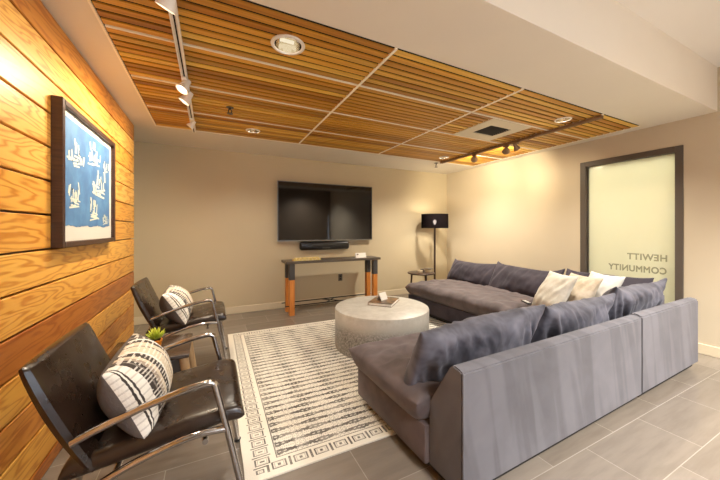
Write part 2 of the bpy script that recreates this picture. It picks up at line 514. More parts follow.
# right wall around the glazed opening
WY0, WY1, WZ1 = 1.267, 2.216, 2.075
bm = new()
box(bm, XR, XR + .1, YF, WY0, 0, ZU + .1); box(bm, XR, XR + .1, WY1, YB, 0, ZU + .1); box(bm, XR, XR + .1, WY0, WY1, WZ1, ZU + .1)
struct('wall_right', bm, 'wall_paint_right')
# left wall with plank cladding
wl = struct('wall_left', box(new(), XL - .3, XL - .165, YF, YB, 0, ZU + .1), 'wall_paint')
bm = new(); ph = .1735; k = 0; z1 = ZC
while z1 > 0.001:
    z0 = max(z1 - ph, 0.0)
    box(bm, XL - .028, XL, -1.6, 3.951, z0 + .005, z1 - .005, .003, 1); z1 = z0
obj('plank_cladding', bm, 'fir', wl, False)
obj('cladding_backing', box(new(), XL - .164, XL - .0281, -1.6, 3.951, 0, ZC), 'frame_wood', wl, False)
# front wall behind the viewer, with an invented, unseen daylight window and a narrow door light
bm = new(); ops = [(.5, 1.7, .5, 2.35), (4.205, 4.255, .05, 1.75)]; xs = [XL - .3] + [q for o in ops for q in o[:2]] + [XR]
for i in range(0, len(xs) - 1, 2): box(bm, xs[i], xs[i + 1], YF - .1, YF, 0, ZU + .1)
for a, b, z0, z1 in ops: box(bm, a, b, YF - .1, YF, 0, z0); box(bm, a, b, YF - .1, YF, z1, ZU + .1)
struct('wall_front', bm, 'lobby_paint')
for i, (a, b, z0, z1) in enumerate(ops):
    bm = new(); f = .018 if i == 0 else .004
    box(bm, a, a + f, YF - .08, YF - .02, z0, z1); box(bm, b - f, b, YF - .08, YF - .02, z0, z1)
    box(bm, a, b, YF - .08, YF - .02, z0, z0 + f); box(bm, a, b, YF - .08, YF - .02, z1 - f, z1)
    w = struct('window_%d' % (i + 2), bm, 'door_frame')
    obj('pane', box(new(), a + f, b - f, YF - .052, YF - .048, z0 + f, z1 - f), 'clear_glass', w, False)
# ceilings
bm = new()
T0 = ZU
box(bm, XL - .164, GX0, 1.04, YB, ZC, T0); box(bm, GX1, XR, 1.04, YB, ZC, T0)
box(bm, GX0, GX1, GY1, YB, ZC, T0); box(bm, GX0, GX1, 1.04, GY0, ZC, T0)
struct('ceiling', bm, 'soffit_paint')
struct('ceiling_lobby', box(new(), XL - .3, XR, YF, YB, ZU, ZU + .1), 'ceiling_paint')
# slatted timber field
XG = [-.17, 1.02, 2.212, 3.40]; YG = [2.08, 2.67, 3.26]
DL = [(.415, 1.809, .092, 'large recessed downlight with silver reflector nearest the viewer'),
      (.423, 3.556, .07, 'small recessed downlight in the slats between sprinkler and back wall'),
      (3.19, 1.805, .07, 'recessed downlight beside the right track near the beam'),
      (3.226, 3.576, .07, 'recessed downlight at far right corner of the slatted field')]
VX0, VX1, VY0, VY1 = 2.53, 3.13, 2.09, 2.66
bm = new(); bk = new(); xb = [GX0] + XG + [GX1]; yb = [GY0] + YG + [GY1]
def row(bm, a, b, ya, yc, z0, z1):
    """one strip of the field, cut round the downlights and the vent"""
    hit = [(cx, cy, r) for cx, cy, r, _ in DL if a < cx < b and ya < cy + r and yc > cy - r]
    if hit:
        cx, cy, r = hit[0]
        ys = [ya + (yc - ya) * k / 8 for k in range(9)]
        for sg, e in ((-1, a), (1, b)):
            edge = [(cx + sg * max(.0005, math.sqrt(max(0, r * r - (y - cy) ** 2))), y) for y in ys]
            prism(bm, [(e, ya)] + edge + [(e, yc)], 2, z0, z1)
    elif yc > VY0 and ya < VY1 and a < VX0 + .05 < b:
        if VX0 - a > .01: box(bm, a, VX0, ya, yc, z0, z1)
        box(bm, VX1, b, ya, yc, z0, z1)
    else: box(bm, a, b, ya, yc, z0, z1)
for i in range(len(yb) - 1):
    n = round((yb[i + 1] - yb[i]) / .066); dy = (yb[i + 1] - yb[i] - .012) / n
    for j in range(n):
        ya = yb[i] + .006 + j * dy + .010; yc = ya + dy - .020
        for q in range(len(xb) - 1):
            row(bm, xb[q] + .006, xb[q + 1] - .006, ya, yc, ZC - .005, ZC + .002)
            row(bk, xb[q], xb[q + 1], ya - .010 - (.006 if j == 0 else 0), yc + .010 + (.006 if j == n - 1 else 0), ZC + .0025, ZC + .005)
cs = struct('ceiling_slats', bm, 'slat')
obj('slat_backing', bk, 'dark_void', cs, False)
ti = 1
for x in XG:
    struct('trim_%d' % ti, box(new(), x - .009, x + .009, GY0, GY1, ZC - .010, ZC + .002), 'grid_bar'); ti += 1
for y in YG:
    bm = new(); st = [GX0] + XG + [GX1]
    for a, b in zip(st, st[1:]):
        if y in (2.08, 2.67) and a < 2.5 < b and False: continue
        box(bm, a + .009, b - .009, y - .0065, y + .0065, ZC - .009, ZC + .002)
    struct('trim_%d' % ti, bm, 'grid_bar'); ti += 1
# edge channel of the field
bm = new()
box(bm, GX0 - .012, GX0, GY0, GY1 + .012, ZC - .008, ZC); box(bm, GX1, GX1 + .012, GY0, GY1 + .012, ZC - .008, ZC)
box(bm, GX0, GX1, GY1, GY1 + .012, ZC - .008, ZC)
struct('trim_%d' % ti, bm, 'grid_bar')
# baseboards
struct('baseboard_back', box(new(), XL - .164, XR, YB - .014, YB, 0, .10, .004, 1), 'baseboard_paint')
struct('baseboard_right', box(new(), XR - .014, XR, YF, WY0 - .001, 0, .10, .004, 1), 'baseboard_paint')
struct('baseboard_right_far', box(new(), XR - .014, XR, WY1 + .001, YB - .015, 0, .10, .004, 1), 'baseboard_paint')

# glazed panel in the right wall (frame in the opening, frosted pane, film lettering)
bm = new(); fw = .062
box(bm, XR - .012, XR + .11, WY0, WY0 + fw, 0, WZ1, .003, 1); box(bm, XR - .012, XR + .11, WY1 - fw, WY1, 0, WZ1, .003, 1)
box(bm, XR - .012, XR + .11, WY0 + fw, WY1 - fw, WZ1 - fw, WZ1, .003, 1); box(bm, XR - .012, XR + .11, WY0 + fw, WY1 - fw, 0, fw, .003, 1)
w1 = struct('window_1', bm, 'door_frame')
obj('frosted_pane', box(new(), XR + .052, XR + .060, WY0 + fw, WY1 - fw, fw, WZ1 - fw), 'frosted', w1, False)
bm = new()
for y in (WY0 + fw, WY1 - fw - .012): box(bm, XR + .030, XR + .051, y, y + .012, fw, WZ1 - fw)
obj('glazing_bead', bm, 'tv_bezel', w1, False)
def letters(txt, y0, z0, height, width):
    cu = bpy.data.curves.new('lettering', 'FONT'); cu.body = txt; cu.size = 1; cu.extrude = .001; cu.bevel_depth = .032; cu.bevel_resolution = 0; cu.space_character = 1.08
    t = bpy.data.objects.new('tmp', cu); COL.objects.link(t)
    dg = bpy.context.evaluated_depsgraph_get(); dg.update()
    me = bpy.data.meshes.new_from_object(t.evaluated_get(dg)); bpy.data.objects.remove(t)
    xs = [v.co.x for v in me.vertices]; ys = [v.co.y for v in me.vertices]
    sx = width / (max(xs) - min(xs)); sy = height / (max(ys) - min(ys)); x0, yb = min(xs), min(ys)
    for v in me.vertices:
        a, b = v.co.x, v.co.y
        v.co = (XR + .0505, y0 + (a - x0) * sx, z0 + (b - yb) * sy)
    me.name = 'lettering'; me.materials.clear(); me.materials.append(M['film'])
    o = bpy.data.objects.new('lettering', me); COL.objects.link(o); o.parent = w1
letters('HEWITT', 1.405, .868, .074, .345)
letters('COMMUNITY', 1.410, .730, .074, .525)
# lit corridor behind the frosted pane
bm = new(); cx0, cx1, cy0, cy1 = XR + .1, XR + 1.6, .3, 3.2
box(bm, cx1, cx1 + .08, cy0, cy1, 0, 2.5); box(bm, cx0, cx1, cy0 - .08, cy0, 0, 2.5); box(bm, cx0, cx1, cy1, cy1 + .08, 0, 2.5)
struct('wall_corridor', bm, 'ceiling_paint')
struct('floor_corridor', box(new(), cx0, cx1, cy0, cy1, -.1, 0), 'tile')
struct('ceiling_corridor', box(new(), cx0, cx1, cy0, cy1, 2.5, 2.58), 'ceiling_paint')
light('AREA', 'corridor_lamp', (XR + .9, 1.75, 2.48), 36, (1, .97, .86), (XR + .9, 1.75, 0), shape='RECTANGLE', size=1.0, size_y=2.0)

# ------------------------------------------------------------------ ceiling fittings
def downlight(cx, cy, r, label):
    t = thing('ceiling_downlight', label, 'ceiling light', (cx, cy, ZC - .002), 0, 'recessed downlights in the slatted ceiling')
    obj('trim_ring', lathe(new(), [(r * .86, -.006), (r * .9, -.012), (r * 1.06, -.010), (r * 1.10, -.005), (r * 1.10, -.0041)]), 'white_metal', t)
    obj('reflector', lathe(new(), [(r * .86, -.006), (r * .80, .04), (r * .62, .085), (r * .3, .10), (0, .102)]), 'mirror', t)
    for dy in (-.3, .3): obj('bulb', tube(new(), [(-r * .45, dy * r, .035), (r * .45, dy * r, .035)], r * .11, 10), 'lamp_glow', t)
for a in DL: downlight(*a)
t = thing('ceiling_vent', 'square cream air vent with dark grille among the ceiling slats', 'vent', ((VX0 + VX1) / 2, (VY0 + VY1) / 2, ZC))
bm = new(); a, b = .295, .280
for (x0, x1, y0, y1) in ((-a, -.15, -b, b), (.17, a, -b, b), (-.15, .17, -b, -.13), (-.15, .17, .13, b)): box(bm, x0, x1, y0, y1, -.008, .004)
obj('vent_plate', bm, 'vent_cream', t, False)
bm = new()
for i in range(9):
    y = -.13 + .26 * (i + .5) / 9
    prism(bm, [(y - .006, -.004), (y - .003, -.006), (y + .008, .014), (y + .005, .016)], 0, -.15, .17)
obj('grille', bm, 'grille_grey', t, False)
obj('duct_box', box(new(), -.155, .175, -.135, .135, .03, .05), 'dark_void', t, False)

def sprinkler(x, y, drop, label):
    t = thing('fire_sprinkler', label, 'sprinkler', (x, y, ZC - .003))
    obj('escutcheon', lathe(new(), [(0, -.004), (.030, -.005), (.036, 0), (0, 0)], 20), 'dark_metal', t)
    bm = new(); tube(bm, [(0, 0, 0), (0, 0, -drop)], .010, 10)
    for s in (-1, 1): tube(bm, smooth_path([(0, 0, -drop), (s * .014, 0, -drop - .012), (s * .010, 0, -drop - .03), (0, 0, -drop - .036)], 4), .0045, 8)
    obj('body', bm, 'dark_metal', t)
    obj('deflector', lathe(new(), [(0, -drop - .036), (.026, -drop - .037), (.026, -drop - .041), (0, -drop - .041)], 16), 'dark_metal', t)
sprinkler(.155, 2.979, .018, 'dark sprinkler head hanging from the slats right of the left track')
sprinkler(3.40, 3.96, .03, 'dark sprinkler head hanging past the far end of the right track')

def head(root, y, z, aim, mat, big=1.0, lamp=True):
    """spot head: stem from track, yoke, bell housing aimed at a direction"""
    d = Vector(aim).normalized()
    bm = new(); tube(bm, [(0, y, -.028), (0, y, z + .03)], .009, 10); box(bm, -.018, .018, y - .035, y + .035, -.05, -.026, .004, 1)
    h = obj('spot_head', bm, mat, root)
    q = d.to_track_quat('Z', 'Y').to_matrix().to_4x4()
    bm = lathe(new(), [(0, -.06), (.016, -.06), (.020, -.045), (.024, -.02), (.040, .018), (.043, .035), (.039, .035), (.030, .012), (0, .010)], 24)
    bm.transform(Matrix.Translation((0, y, z)) @ q @ Matrix.Scale(big, 4)); obj('housing', bm, mat, h)
    bm = lathe(new(), [(0, .014), (.028, .014), (.028, .018), (0, .018)], 20)
    bm.transform(Matrix.Translation((0, y, z)) @ q @ Matrix.Scale(big, 4)); obj('lens', bm, 'spot_glow', h)
    return d
def track(x, y0, y1, mat, label, heads):
    t = thing('track_light', label, 'track light', (x, 0, ZC - .010), 0)
    bm = new()
    box(bm, -.020, .020, y0, y1, -.004, 0); box(bm, -.020, -.011, y0, y1, -.026, -.004); box(bm, .011, .020, y0, y1, -.026, -.004)
    obj('rail', bm, mat, t, False)
    obj('slot', box(new(), -.0035, .0035, y0 + .01, y1 - .01, -.020, -.0165), 'dark_void', t, False)
    obj('rail_insert', box(new(), -.011, .011, y0 + .01, y1 - .01, -.0165, -.0041), mat, t, False)
    for y, tgt, e, big, col in heads:
        z = -.085; src = Vector((x, y, ZC - .010 + z)); d = (Vector(tgt) - src)
        dn = head(t, y, z, d, mat, big)
        light('SPOT', 'spot_lamp', src + dn * .05, e, col, tgt, spot_size=math.radians(150 if x < 0 else 115), spot_blend=1.0, shadow_soft_size=.015)
WARM = (1, .83, .60)
track(-.17, 1.56, 3.84, 'white_metal', 'white ceiling track with spot heads aimed at the plank wall',
      [(1.58, (XL, 2.2, .9), 8, 1.0, WARM), (2.48, (XL, 2.2, 1.2), 20, 1.0, WARM), (2.70, (XL, 2.75, 1.4), 36, 1.0, WARM), (3.36, (XL, 3.5, 1.5), 18, .8, WARM)])
track(3.40, 1.56, 3.84, 'bronze_track', 'brown ceiling track with small spot heads facing right wall',
      [(3.14, (XR, 4.05, 1.9), 24, 1.1, (1, .86, .60)), (2.62, (XR, 3.40, 1.9), 34, 1.1, (1, .86, .60)), (2.48, (XR, 2.5, 1.3), 14, .9, (1, .86, .60))])
for (cx, cy, r, _), e in zip(DL, (30, 40, 80, 115)):
    light('SPOT', 'downlight_lamp', (cx, cy, ZC - .02), e, (1, .91, .77), (cx, cy, 0), spot_size=math.radians(140), spot_blend=1, shadow_soft_size=r * .7)

# ------------------------------------------------------------------ plank-wall picture
pf = XL + .048
t = thing('framed_picture', 'dark-framed blue print with cream motifs hung on the plank wall', 'picture', (XL, 2.085, 1.12))
PW, PH, PD = .965, .79, .048
bm = new(); e = .032
box(bm, 0, PD, 0, e, 0, PH, .003, 1); box(bm, 0, PD, PW - e, PW, 0, PH, .003, 1)
box(bm, 0, PD, e, PW - e, 0, e, .003, 1); box(bm, 0, PD, e, PW - e, PH - e, PH, .003, 1)
obj('frame', bm, 'frame_wood', t, False)
obj('mat_board', box(new(), .012, .026, e, PW - e, e, PH - e), 'mat_board', t, False)
# print with a torn lower edge
bm = new(); y0, y1, z0, z1 = .085, PW - .085, .118, PH - .070
poly = [(y1, z1), (y0, z1)] + [(y0 + (y1 - y0) * i / 30, z0 + random.uniform(-.004, .004) + .004 * math.sin(i * .7)) for i in range(31)]
prism(bm, poly, 0, .0262, .0275); obj('print', bm, 'blue', t, False)
def motif(bm, bm2, cy, cz, s, seed):
    rr = random.Random(seed)
    def quad(b, y, z, w, h, a, x):
        c, s_ = math.cos(a), math.sin(a); vs = []
        for p, q in ((-w, -h), (w, -h * rr.uniform(.6, 1.2)), (w * rr.uniform(.6, 1.1), h), (-w, h * rr.uniform(.6, 1.2))):
            vs.append(b.verts.new((x, y + p * c - q * s_, z + p * s_ + q * c)))
        b.faces.new(vs)
    for i in range(5): quad(bm, cy + rr.uniform(-.5, .5) * s, cz - s * (.55 - .1 * i) + rr.uniform(-.04, .04) * s, s * rr.uniform(.35, .75), s * .045, rr.uniform(-.15, .15), .0279 + i * 1e-5)
    for i in range(9): quad(bm, cy + (i - 4) * s * .18 + rr.uniform(-.03, .03), cz + rr.uniform(-.25, .5) * s, s * rr.uniform(.05, .11), s * rr.uniform(.16, .36), rr.uniform(-.3, .3), .0280 + i * 1e-5)
    for i in range(7): quad(bm2, cy + rr.uniform(-.6, .6) * s, cz + rr.uniform(-.5, .5) * s, s * rr.uniform(.02, .05), s * rr.uniform(.03, .1), rr.uniform(-.8, .8), .0283 + i * 1e-5)
for i, (a, b, s) in enumerate([(.20, .70, .15), (.58, .80, .15), (.90, .74, .09), (.70, .49, .18), (.16, .28, .13), (.56, .18, .14), (.88, .09, .08)]):
    bm, bm2 = new(), new()
    motif(bm, bm2, y0 + a * (y1 - y0), z0 + b * (z1 - z0), s * .82, 30 + i)
    for f in bm2.faces:
        q = bm.faces.new([bm.verts.new(v.co) for v in f.verts]); q.material_index = 1
    bm2.free()
    obj('printed_motif', bm, ['motif', 'motif2'], t, False)

# ------------------------------------------------------------------ rug
bm = new()
nx, ny = 60, 48; V = {}
for i in range(nx + 1):
    for j in range(ny + 1):
        x, y = RW * i / nx, RL * j / ny
        V[i, j] = bm.verts.new((x + .004 * noise.noise(Vector((0, y * 4, 3))) * (i in (0, nx)), y + .004 * noise.noise(Vector((x * 4, 0, 7))) * (j in (0, ny)), .009))
for i in range(nx):
    for j in range(ny): bm.faces.new((V[i, j], V[i + 1, j], V[i + 1, j + 1], V[i, j + 1]))
r = bmesh.ops.extrude_face_region(bm, geom=bm.faces[:]); bmesh.ops.translate(bm, vec=(0, 0, -.008), verts=[v for v in r['geom'] if isinstance(v, bmesh.types.BMVert)])
bmesh.ops.recalc_face_normals(bm, faces=bm.faces[:])
rug = tag(obj('area_rug', bm, 'rug'), 'cream and charcoal woven rug with square border on the tile floor', 'rug')
rug.location = (.145, 1.512, 0); rug.rotation_euler = (0, 0, math.radians(-.7))
RT = .0095

# ------------------------------------------------------------------ armchairs
def chair():
    t = thing('armchair', 'nearest brown leather armchair with curved chrome arms by plank wall', 'armchair', (0, 1.575, 0), 0, 'leather armchairs along the plank wall')
    for s in (-1, 1):
        y = s * .29
        arm = smooth_path([(-.405, y, .526), (-.34, y, .552), (-.215, y, .592), (-.09, y, .622), (-.015, y, .632)], 5) + smooth_path([(.003, y, .630), (.012, y, .622), (.017, y, .606)], 4)
        leg = [(.060, y, .424), (.10, y, .236), (.125, y, .09), (.138, y, .012)]
        full = arm + leg
        fr = obj('side_frame', tube(new(), full, .0155, 14, .8, side=(0, 1, 0)), 'chrome', t, label='chrome arm and front leg')
        rail = smooth_path([(.056, y, .440), (-.05, y, .445), (-.157, y, .428), (-.27, y, .395), (-.36, y, .352), (-.45, y, .275), (-.52, y, .17), (-.565, y, .012)], 6)
        obj('rear_leg', tube(new(), rail, .0150, 14, .8, side=(0, 1, 0)), 'chrome', t, label='chrome rail sweeping down to the rear foot')
        for px in (.138, -.565): obj('foot_glide', lathe(new(), [(0, 0), (.018, 0), (.018, .012), (0, .013)], 14, px, y), 'black_plastic', t)
    bm = new()
    for x, z in ((-.02, .405), (-.30, .362)): tube(bm, [(x, -.283, z), (x, .283, z)], .011, 10)
    obj('crossbar', bm, 'chrome', t)
    # seat: padded slab, sloping to the back
    sb = seatpad(-.45, .125, -.262, .262, .424, .488, 3, r=.028, wr=.004, fold=.004, crown=.012, n=36, m=30)
    for v in sb.verts:
        v.co.z += .13 * (v.co.x - .125) + .024
        if v.co.x > .02: v.co.z -= 1.6 * (v.co.x - .02) ** 2
    obj('seat', sb, 'leather', t)
    # backrest: curved padded slab
    bb = pillow(.53, .385, .062, 5, exp=.16, pinch=-.012, wr=.005, n=34, m=30)
    rot = Matrix.Rotation(-PI / 2, 4, 'Z')
    for v in bb.verts:
        zz = v.co.z
        v.co.y += .30 * (zz / .43) ** 2 * .18          # hollow curve
        v.co.y -= zz * .44
    bb.transform(Matrix.Translation((-.456, 0, .590)) @ rot)
    obj('backrest', bb, 'leather', t)
    return t
c1 = chair()
c2 = dup(c1, (-.005, 3.06, 0), 0, 'far brown leather armchair with curved chrome arms near the back wall')
def put(o, loc, yaw, tilt, roll=0):
    o.location = loc
    o.rotation_euler = (Matrix.Rotation(yaw, 3, 'Z') @ Matrix.Rotation(tilt, 3, 'X') @ Matrix.Rotation(roll, 3, 'Y')).to_euler()
    return o
lp = obj('lumbar_pillow', pillow(.48, .30, .23, 11, exp=.5, pinch=.05, wr=.008), 'stripe', smooth=True, angle=180)
tag(lp, 'striped black and white pillow with grey back on nearest leather armchair', 'pillow', 'striped pillows on the leather armchairs')
put(lp, (-.274, 1.560, .580), math.radians(-90), math.radians(25))
lp2 = lp.copy(); COL.objects.link(lp2); lp2['label'] = 'striped black and white pillow with grey back on far leather armchair'
put(lp2, (-.262, 3.02, .578), math.radians(-90), math.radians(32))

# side table and plant
t = thing('side_table', 'low dark wood side table between the two leather armchairs', 'side table', (-.34, 2.31, 0))
obj('tabletop', box(new(), -.22, .22, -.21, .21, .435, .46, .006), 'walnut', t)
obj('apron', box(new(), -.20, .20, -.19, .19, .335, .435), 'chalk', t)
for sx in (-1, 1):
    for sy in (-1, 1):
        bm = tube(new(), [(sx * .19, sy * .185, .434), (sx * .225, sy * .20, .20), (sx * .245, sy * .205, 0.0)], [.026, .022, .015], 12)
        obj('leg', bm, 'tan_wood', t)
t = thing('potted_succulent', 'spiky yellow-green succulent in an orange pot on the side table', 'plant', (-.315, 2.285, .46))
bm = prism(new(), [(-.026, -.026), (.026, -.026), (.026, .026), (-.026, .026)], 2, 0, .058)
for v in bm.verts:
    if v.co.z > .03: v.co.x *= 1.35; v.co.y *= 1.35
bmesh.ops.bevel(bm, geom=bm.edges[:], offset=.006, segments=2, affect='EDGES')
obj('pot', bm, 'orange_pot', t)
obj('soil', box(new(), -.027, .027, -.027, .027, .0575, .060), 'soil', t, False)
bm = new(); rr = random.Random(4)
for ring, (cnt, tilt, ln) in enumerate(((11, 1.15, .062), (9, .75, .068), (6, .35, .066))):
    for i in range(cnt):
        a = 2 * PI * (i + ring * .4) / cnt + rr.uniform(-.15, .15); tl = tilt + rr.uniform(-.12, .12); d = Vector((math.cos(a) * math.sin(tl), math.sin(a) * math.sin(tl), math.cos(tl)))
        p = Vector((0, 0, .058)); q = [p + d * .006, p + d * ln * .45 + Vector((0, 0, .003)), p + d * ln * .8 + Vector((0, 0, .007)), p + d * ln + Vector((0, 0, .012))]
        tube(bm, q, [.005, .0085, .006, .0008], 8, .55, side=(-math.sin(a), math.cos(a), 0))
obj('leaves', bm, 'leaf', t)

# ------------------------------------------------------------------ coffee table
CT = (1.62, 2.746); CR, CH = .492, .398
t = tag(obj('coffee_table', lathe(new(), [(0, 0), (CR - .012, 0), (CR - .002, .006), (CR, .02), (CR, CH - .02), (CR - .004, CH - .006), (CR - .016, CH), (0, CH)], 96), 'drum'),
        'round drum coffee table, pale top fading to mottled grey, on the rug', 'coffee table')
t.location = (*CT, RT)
CZ = CH + RT
t = thing('hardcover_book', 'large brown-covered book lying flat on the round coffee table', 'book', (1.71, 2.845, CZ), math.radians(42))
bm = new(); box(bm, -.165, .165, -.13, .13, 0, .004); box(bm, -.165, .165, -.13, .13, .028, .032); box(bm, -.165, .165, .127, .13, .004, .028)
obj('cover', bm, 'book', t, False); obj('pages', box(new(), -.160, .160, -.126, .126, .004, .028), 'white_card', t, False)
bm = prism(new(), [(-.035, 0), (-.033, 0), (0, .072), (.033, 0), (.035, 0), (.001, .076), (-.001, .076)], 0, -.058, .058)
o = tag(obj('tent_card', bm, 'white_card', None, False), 'folded white card standing on the book on the coffee table', 'card')
o.location = (1.70, 2.87, CZ + .032); o.rotation_euler = (0, 0, math.radians(22))

# ------------------------------------------------------------------ sectional sofa
SA = math.radians(1.4); SO = Vector((.968, .960, 0))
def S(u, v, z=0): return SO + Vector((u * math.cos(SA) - v * math.sin(SA), u * math.sin(SA) + v * math.cos(SA), z))
ZB = .062
BP = [(0, ZB), (0, .592), (.012, .604), (.055, .611), (.075, .596), (.205, .385), (.215, .36), (.215, ZB)]
def under(t, u0, u1, v0, v1):  # added near-black rails standing in for the shade below the sofa
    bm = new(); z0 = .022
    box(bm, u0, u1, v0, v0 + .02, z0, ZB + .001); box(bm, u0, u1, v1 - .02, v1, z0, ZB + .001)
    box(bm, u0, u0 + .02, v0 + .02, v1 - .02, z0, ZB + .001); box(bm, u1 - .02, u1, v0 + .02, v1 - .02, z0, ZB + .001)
    obj('shade_rail', bm, 'dark_void', t, False)
def feet(t, pts):
    for u, v in pts:
        obj('foot', box(new(), u - .035, u + .035, v - .035, v + .035, RT, ZB + .002, .004, 1), 'dark_wood', t)
# near wing
t = thing('sofa_section', 'long grey velvet sofa section with its plain back to the viewer', 'sofa', S(0, 0), SA, 'grey velvet sectional sofa')
U1, DV = 1.735, .90
obj('base', box(new(), -.025, U1 - .004, .214, DV + .035, ZB, .255, .012), 'seat_velvet', t)
obj('back', prism(new(), BP, 0, 0, U1 - .004, .006, 2), 'sofa_velvet', t)
obj('seat_cushion', seatpad(-.085, U1 - .006, .20, DV + .055, .240, .420, 1, r=.10, wr=.011, fold=.018, crown=.03, droop=-.012, n=72, m=50, rim=.72), 'seat_velvet', t)
bm = new()
tube(bm, [(.004, -.001, ZB + .01), (.004, -.001, .597)], .004, 8); obj('piping', bm, 'sofa_velvet', t)
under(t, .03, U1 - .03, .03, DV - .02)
feet(t, [(.08, .08), (U1 - .08, .08), (.08, DV - .08), (U1 - .08, DV - .08)])
# corner
t = thing('sofa_section', 'square corner section of grey velvet sofa, right of the back seam', 'sofa', S(U1, 0), SA, 'grey velvet sectional sofa')
CW, CD = 1.10, 1.06
obj('base', box(new(), .004, CW - .214, .214, CD - .004, ZB, .245, .012), 'seat_velvet', t)
bp2 = [(a, b + .008) if b > ZB else (a, b) for a, b in BP]
obj('back', prism(new(), bp2, 0, .001, CW, .008, 2), 'sofa_velvet', t)
obj('side_back', prism(new(), [(CW - a, b + (.007 if b > ZB else 0)) for a, b in BP], 1, .2145, CD - .003, .006, 2), 'sofa_velvet', t)
obj('seat_cushion', seatpad(.004, CW - .20, .20, CD - .006, .235, .420, 2, r=.07, wr=.012, fold=.012, crown=.02), 'seat_velvet', t)
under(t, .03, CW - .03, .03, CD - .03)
feet(t, [(.08, .08), (CW - .08, .08), (.08, CD - .08), (CW - .08, CD - .08)])
# right wing
t = thing('sofa_section', 'long dark sofa section running along the right wall to the end table', 'sofa', S(U1, CD), SA, 'grey velvet sectional sofa')
WL = 1.66
obj('base', box(new(), .012, CW - .214, .004, WL - .012, ZB, .245, .012), 'wing_cushion_velvet', t)
obj('back', prism(new(), [(CW - a, b) for a, b in BP], 1, .002, WL, .006, 2), 'sofa_velvet', t)
obj('seat_cushion', seatpad(-.03, CW - .20, .005, WL + .01, .240, .420, 6, r=.09, wr=.014, fold=.018, crown=.03, n=50, m=72, rim=.6), 'seat_velvet', t)
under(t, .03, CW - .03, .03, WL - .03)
feet(t, [(.08, .08), (CW - .08, .08), (.08, WL - .08), (CW - .08, WL - .08)])

# loose back cushions
def cushion(name, w, h, th, seed, mat, loc, yaw, tilt, label, group, roll=0, **kw):
    a = dict(exp=.36, pinch=.03, wr=.022, fold=.040, n=72, m=44); a.update(kw)
    if mat == 'wing_cushion_velvet': a['fold'] = .013
    o = obj(name, pillow(w, h, th, seed, **a), mat, angle=180)
    tag(o, label, 'cushion', group); return put(o, loc, yaw, tilt, roll)
G1 = 'grey velvet back cushions on the sofa'
rd = math.radians
cushion('back_cushion', 0.97, .41, .20, 21, 'back_cushion_velvet', S(.42, .280, .538), SA, rd(26), 'blue-grey velvet back cushion at the open left end of the sofa', G1, roll=-rd(2.2), ear=.02, sag=.0)
cushion('back_cushion', .88, .39, .20, 22, 'back_cushion_velvet', S(1.35, .265, .545), SA, rd(25), 'middle of the three blue-grey back cushions behind the viewer-facing sofa back', G1, ear=.02, sag=.02)
cushion('back_cushion', .95, .41, .19, 23, 'back_cushion_velvet', S(2.265, .27, .565), SA, rd(25), 'grey back cushion at right corner of the sofa below the frosted window', G1, ear=.03, sag=.02)
cushion('back_cushion', .86, .36, .20, 24, 'wing_cushion_velvet', (3.52, 3.31, .555), rd(90), rd(30), 'dark back cushion nearest the floor lamp on the right sofa wing', G1, ear=.03, sag=.01)
cushion('back_cushion', .90, .38, .20, 25, 'wing_cushion_velvet', (3.52, 2.48, .565), rd(90), rd(30), 'long dark back cushion between the white pillows and the far cushion', G1, ear=.05, sag=.015)
cushion('back_cushion', .76, .39, .14, 26, 'wing_cushion_velvet', (3.585, 1.655, .58), rd(90), rd(26), 'dark back cushion half hidden behind the white pillows in sofa corner', G1, ear=.02, sag=.01)
G3 = 'pale throw pillows in the sofa corner'
cushion('throw_pillow', .39, .43, .15, 31, 'ivory_fabric', (3.09, 1.84, .585), rd(68), rd(30), 'ivory throw pillow leftmost of three in the sofa corner', G3, exp=.5, pinch=.08, wr=.014, fold=.022, n=40, m=40)
cushion('throw_pillow', .39, .43, .15, 32, 'beige_fabric', (3.25, 1.72, .575), rd(68), rd(32), 'beige throw pillow in the middle of three in the sofa corner', G3, exp=.5, pinch=.08, wr=.014, fold=.022, n=40, m=40)
cushion('throw_pillow', .39, .43, .15, 33, 'white_fabric', (3.42, 1.61, .585), rd(66), rd(28), 'white throw pillow rightmost of three in front of the frosted window', G3, exp=.5, pinch=.08, wr=.014, fold=.022, n=40, m=40)
t = thing('remote_control', 'small dark remote control lying on sofa seat near white pillows', 'remote', (2.93, 2.02, .452), rd(60))
obj('shell', box(new(), -.075, .075, -.02, .02, 0, .016, .004), 'black_plastic', t)
bm = new()
for i in range(7):
    for j in (-1, 0, 1): box(bm, -.06 + i * .017, -.05 + i * .017, j * .011 - .003, j * .011 + .003, .0161, .018)
obj('buttons', bm, 'white_card', t, False)

# ------------------------------------------------------------------ television wall
TY = 4.64
t = thing('television', 'large black flat television mounted on the tan back wall', 'television', (.90, TY, 1.03))
TW, TH = 1.63, .925
bm = new(); e = .010
box(bm, 0, TW, -.028, .0, 0, e * 1.6); box(bm, 0, TW, -.028, 0, TH - e, TH); box(bm, 0, e, -.028, 0, e * 1.6, TH - e); box(bm, TW - e, TW, -.028, 0, e * 1.6, TH - e)
obj('bezel', bm, 'tv_bezel', t, False)
obj('screen', box(new(), e, TW - e, -.024, -.004, e * 1.6, TH - e), 'tv_screen', t, False)
obj('housing', box(new(), .01, TW - .01, -.0035, .02, .01, TH - .01), 'black_plastic', t, False)
obj('wall_mount', box(new(), .5, 1.13, .02, YB - TY - .0005, .25, .65), 'black_metal', t, False)
t = thing('soundbar', 'rounded black soundbar on the wall directly below the television', 'speaker', (1.245, 4.60, .883))
bm = box(new(), 0, .85, 0, YB - 4.60 - .0005, 0, .138, .04, 4); obj('body', bm, 'black_plastic', t)
